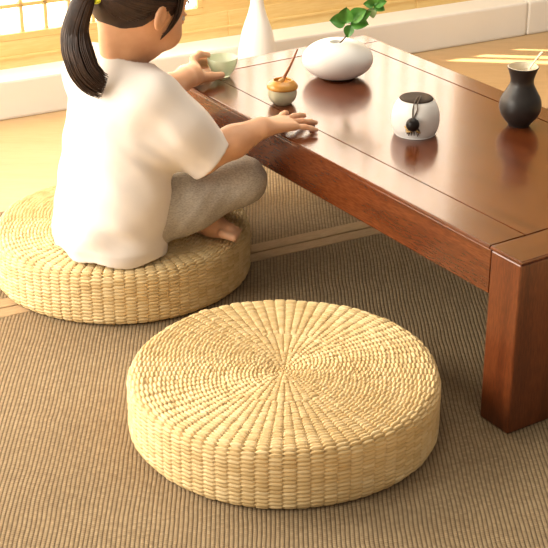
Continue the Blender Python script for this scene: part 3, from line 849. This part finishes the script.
# ---- shirt
S = SDF((-.42, 2.09, .08), (-.04, 2.52, .45), .0020)
S.add(torso_fn(0, .0032), TLO, THI, 0)
slR = A((-.090, 2.210, .2440)); slL = A((-.235, 2.400, .290))
S.chain([A((-.232, 2.245, .355)), A((-.196, 2.210, .352)), A((-.150, 2.203, .306)), slR], [.050, .046, .046, .043], .028)
S.chain([A((-.275, 2.300, .355)), shL + A((0, 0, -.008)), slL], [.050, .045, .040], .028)
S.cone(A((-.212, 2.200, .270)), A((-.228, 2.184, .190)), .040, .043, .04)
S.cone(A((-.228, 2.184, .190)), A((-.240, 2.184, .105)), .043, .048, .04)
O = S.d.copy()
X, Y_, Z_ = S.ax[0][:, None, None], S.ax[1][None, :, None], S.ax[2][None, None, :]
O = O - .0010 * np.sin(X * 95 + Z_ * 70) * np.sin(Y_ * 40 + Z_ * 30)
arm_ = np.clip(1 - np.sqrt((X + .185) ** 2 + (Y_ - 2.17) ** 2 + (Z_ - .275) ** 2) / .075, 0, 1)
O = O - .0012 * arm_ * np.sin((X * .75 + Z_ * .55) * 190 + 2.2 * np.sin(Z_ * 45))
S.d = np.maximum(O, -(O + .0045))
def halfspace(p, n, c, rad):
    n = n / np.linalg.norm(n)
    pl = -((X - p[0]) * n[0] + (Y_ - p[1]) * n[1] + (Z_ - p[2]) * n[2])
    sp2 = np.sqrt((X - c[0]) ** 2 + (Y_ - c[1]) ** 2 + (Z_ - c[2]) ** 2) - rad
    S.d = np.maximum(S.d, -np.maximum(pl, sp2)).astype(np.float32)
dR = A((.72, .12, -.68)); halfspace(slR - dR * .018, dR, slR + dR * .03, .085)
dL = slL - shL; halfspace(slL - dL / np.linalg.norm(dL) * .01, dL, slL + dL / np.linalg.norm(dL) * .04, .085)
halfspace(neck0 + A((0, 0, .004)), A((.22, .10, 1.0)), neck0 + A((.02, .01, .05)), .062)
hem = .1005 + .004 * np.sin(X * 60) * np.cos(Y_ * 50)
S.d = np.maximum(S.d, hem - Z_).astype(np.float32)
S.obj('tee_shirt', M['shirt'], CH)
# collar rib
ring = []
for t in np.linspace(0, 2 * np.pi, 40):
    ring.append(neck0 + A((.001, .000, .0035)) + rb_ * .0385 * math.cos(t) + fb_ * .0375 * math.sin(t) + up * (-.010 * math.sin(t)) - A(CH.location))
tubes('collar', [(np.array(ring), .0032)], M['shirt'], CH, 8, 1.6)

# ---- trousers
S = SDF((-.42, 2.10, .095), (.03, 2.56, .26), .0020)
S.ell((-.272, 2.232, .150), np.array([rb_, fb_, up]), (.098, .078, .056), .02)
kR = kneR + A((-.002, 0, .000)); 
S.chain([hipR + A((.004, .0, -.004)), hipR * .5 + kR * .5 + A((0, -.002, -.002)), kR], [.054, .0465, .039], .025)
S.chain([kR, kR * .55 + ankR * .45, ankR * .85 + kR * .15], [.038, .034, .027], .018)
S.chain([hipL, kneL], [.054, .039], .025)
S.chain([kneL, kneL * .55 + ankL * .45, ankL * .80 + kneL * .20], [.038, .034, .027], .018)
X, Y_, Z_ = S.ax[0][:, None, None], S.ax[1][None, :, None], S.ax[2][None, None, :]
S.d = (S.d - .0011 * np.sin(X * 120 + Z_ * 60 + 3 * np.sin(Y_ * 40)) * np.clip(1 - np.abs(X + .17) / .07, 0, 1) - .0004 * np.sin(X * 210 - Z_ * 160)).astype(np.float32)
S.d = np.maximum(S.d, (.0980 - Z_)).astype(np.float32)
S.obj('trousers', M['pants'], CH)

# ---- hair: cap, strands drawn back to the tie, ponytail
def hair_keep(x, y, z):
    a = (x - hc[0]) * fh[0] + (y - hc[1]) * fh[1] + (z - hc[2]) * fh[2]
    b_ = np.abs((x - hc[0]) * rh[0] + (y - hc[1]) * rh[1] + (z - hc[2]) * rh[2])
    c_ = (x - hc[0]) * uh[0] + (y - hc[1]) * uh[1] + (z - hc[2]) * uh[2]
    # lower edge: nape hairline rising over the ear, forehead line in front
    line = np.interp(a, [-.09, -.05, -.02, .0, .02, .04, .06, .09], [-.074, -.067, -.046, -.008, -.018, .015, .045, .055])
    return c_ - line
S = SDF(hc - .105, hc + .115, .0019)
S.ell(hc + uh * .010 - fh * .007, HA, (.0885, .0745, .0855), 0)
X, Y_, Z_ = S.ax[0][:, None, None], S.ax[1][None, :, None], S.ax[2][None, None, :]
S.d = np.maximum(S.d, -hair_keep(X, Y_, Z_)).astype(np.float32)
hair = S.obj('hair', M['hair'], CH, 2)
tie = H(-.086, .004, -.020)
tdir = (tie - hc) / np.linalg.norm(tie - hc)
loc0 = A(CH.location)
strands = []
for k in range(420):
    if k < 300:
        aa = rng.uniform(-.075, .085); c_ = np.interp(aa, [-.09, -.05, -.02, .0, .02, .04, .06, .09], [-.074, -.067, -.046, -.008, -.018, .015, .045, .055]) + rng.normal(0, .003)
        b_ = (-1 if rng.random() < .3 else 1) * .074 * math.sqrt(max(.02, 1 - (aa / .092) ** 2))
    else:
        aa = rng.uniform(-.02, .085); c_ = rng.uniform(.03, .09); b_ = rng.uniform(-.06, .07)
    d0 = fh * aa + rh * b_ + uh * c_; d0 /= np.linalg.norm(d0)
    ts = np.linspace(0, 1, 12)
    om = math.acos(np.clip(d0 @ tdir, -1, 1)); pts = []
    for t in ts:
        d = (math.sin((1 - t) * om) * d0 + math.sin(t * om) * tdir) / max(math.sin(om), 1e-3)
        dl = np.array([d @ fh / .090, d @ rh / .0755, d @ uh / .0865])
        rr = 1 / np.linalg.norm(dl)
        pts.append(hc + uh * .010 - fh * .007 + d * rr * (1.0 + .004 * math.sin(k)) - loc0)
    strands.append((np.array(pts), np.interp(ts, [0, .15, 1], [.0005, .0019, .0022])))
# a loose lock in front of the ear
for k in range(14):
    o_ = rng.normal(0, .0022, 3)
    pts = spline([H(.020, .072, .020) + o_, H(.026, .072, -.010) + o_, H(.024, .0665, -.036) + o_ * .6, H(.016, .062, -.058 + .01 * rng.random())], 5)
    strands.append((pts - loc0, np.interp(np.linspace(0, 1, len(pts)), [0, .6, 1], [.0016, .0013, .0003])))
tubes('strands', strands, M['hair'], hair, 5)
guide = spline([tie + A((.004, .004, -.002)), tie + A((-.014, -.012, .001)), A((-.309, 2.210, .483)), A((-.312, 2.205, .455)), A((-.306, 2.195, .430)), A((-.297, 2.190, .409)), A((-.281, 2.188, .392)), A((-.266, 2.188, .385))], 8)
gl = np.linspace(0, 1, len(guide))
tails = []
for k in range(430):
    u_ = rng.normal(0, 1, 2); u_ /= max(1, np.linalg.norm(u_) / 1.25)
    endt = np.clip(1 - abs(rng.normal(0, .10)), .6, 1.0) if rng.random() > .12 else rng.uniform(.55, .9)
    ts = np.linspace(0, endt, 22)
    c_ = np.stack([np.interp(ts, gl, guide[:, i]) for i in range(3)], -1)
    tg = np.gradient(c_, axis=0); tg /= np.linalg.norm(tg, axis=1)[:, None]
    s1 = np.cross(tg, A((0, 1.0, 0.15))); s1 /= np.linalg.norm(s1, axis=1)[:, None]
    s2 = np.cross(tg, s1)
    wd = np.interp(ts, [0, .08, .22, .5, .8, 1], [.0060, .0095, .0140, .0185, .0175, .0130])
    pts = c_ + s1 * (u_[0] * wd)[:, None] + s2 * (u_[1] * wd * .62)[:, None]
    fly = rng.normal(0, .004) * (ts ** 2)
    pts = pts + s1 * fly[:, None]
    pts[:, 1] = np.minimum(pts[:, 1], 2.60)
    tails.append((pts - loc0, np.interp(ts / endt, [0, .1, .7, 1], [.0011, .0015, .0012, .00025])))
for k in range(9):                                                  # fly-aways on the outer side
    e0 = rng.uniform(.0, 1)
    pts = spline([tie + A((-.004, -.004, 0)), tie + A((-.022 - .006 * e0, -.012, -.004)), tie + A((-.038 - .010 * e0, -.016, -.022 - .010 * e0)), tie + A((-.046 - .010 * e0, -.018, -.046 - .02 * rng.random()))], 6)
    tails.append((pts - loc0, np.interp(np.linspace(0, 1, len(pts)), [0, .5, 1], [.0007, .0005, .00015])))
tubes('ponytail', tails, M['hair'], hair, 5)
# hair tie
v, f = lathe_arrays([(.0135 + .0036 * math.cos(t), .0050 * math.sin(t)) for t in np.linspace(0, 2 * np.pi, 14)], 30)
q = Vector(guide[3] - guide[0]).to_track_quat('Z', 'Y').to_matrix()
v = (np.array(q) @ v.T).T + guide[3] - loc0
np_mesh('hair_tie', v, f, M['elastic'], hair)
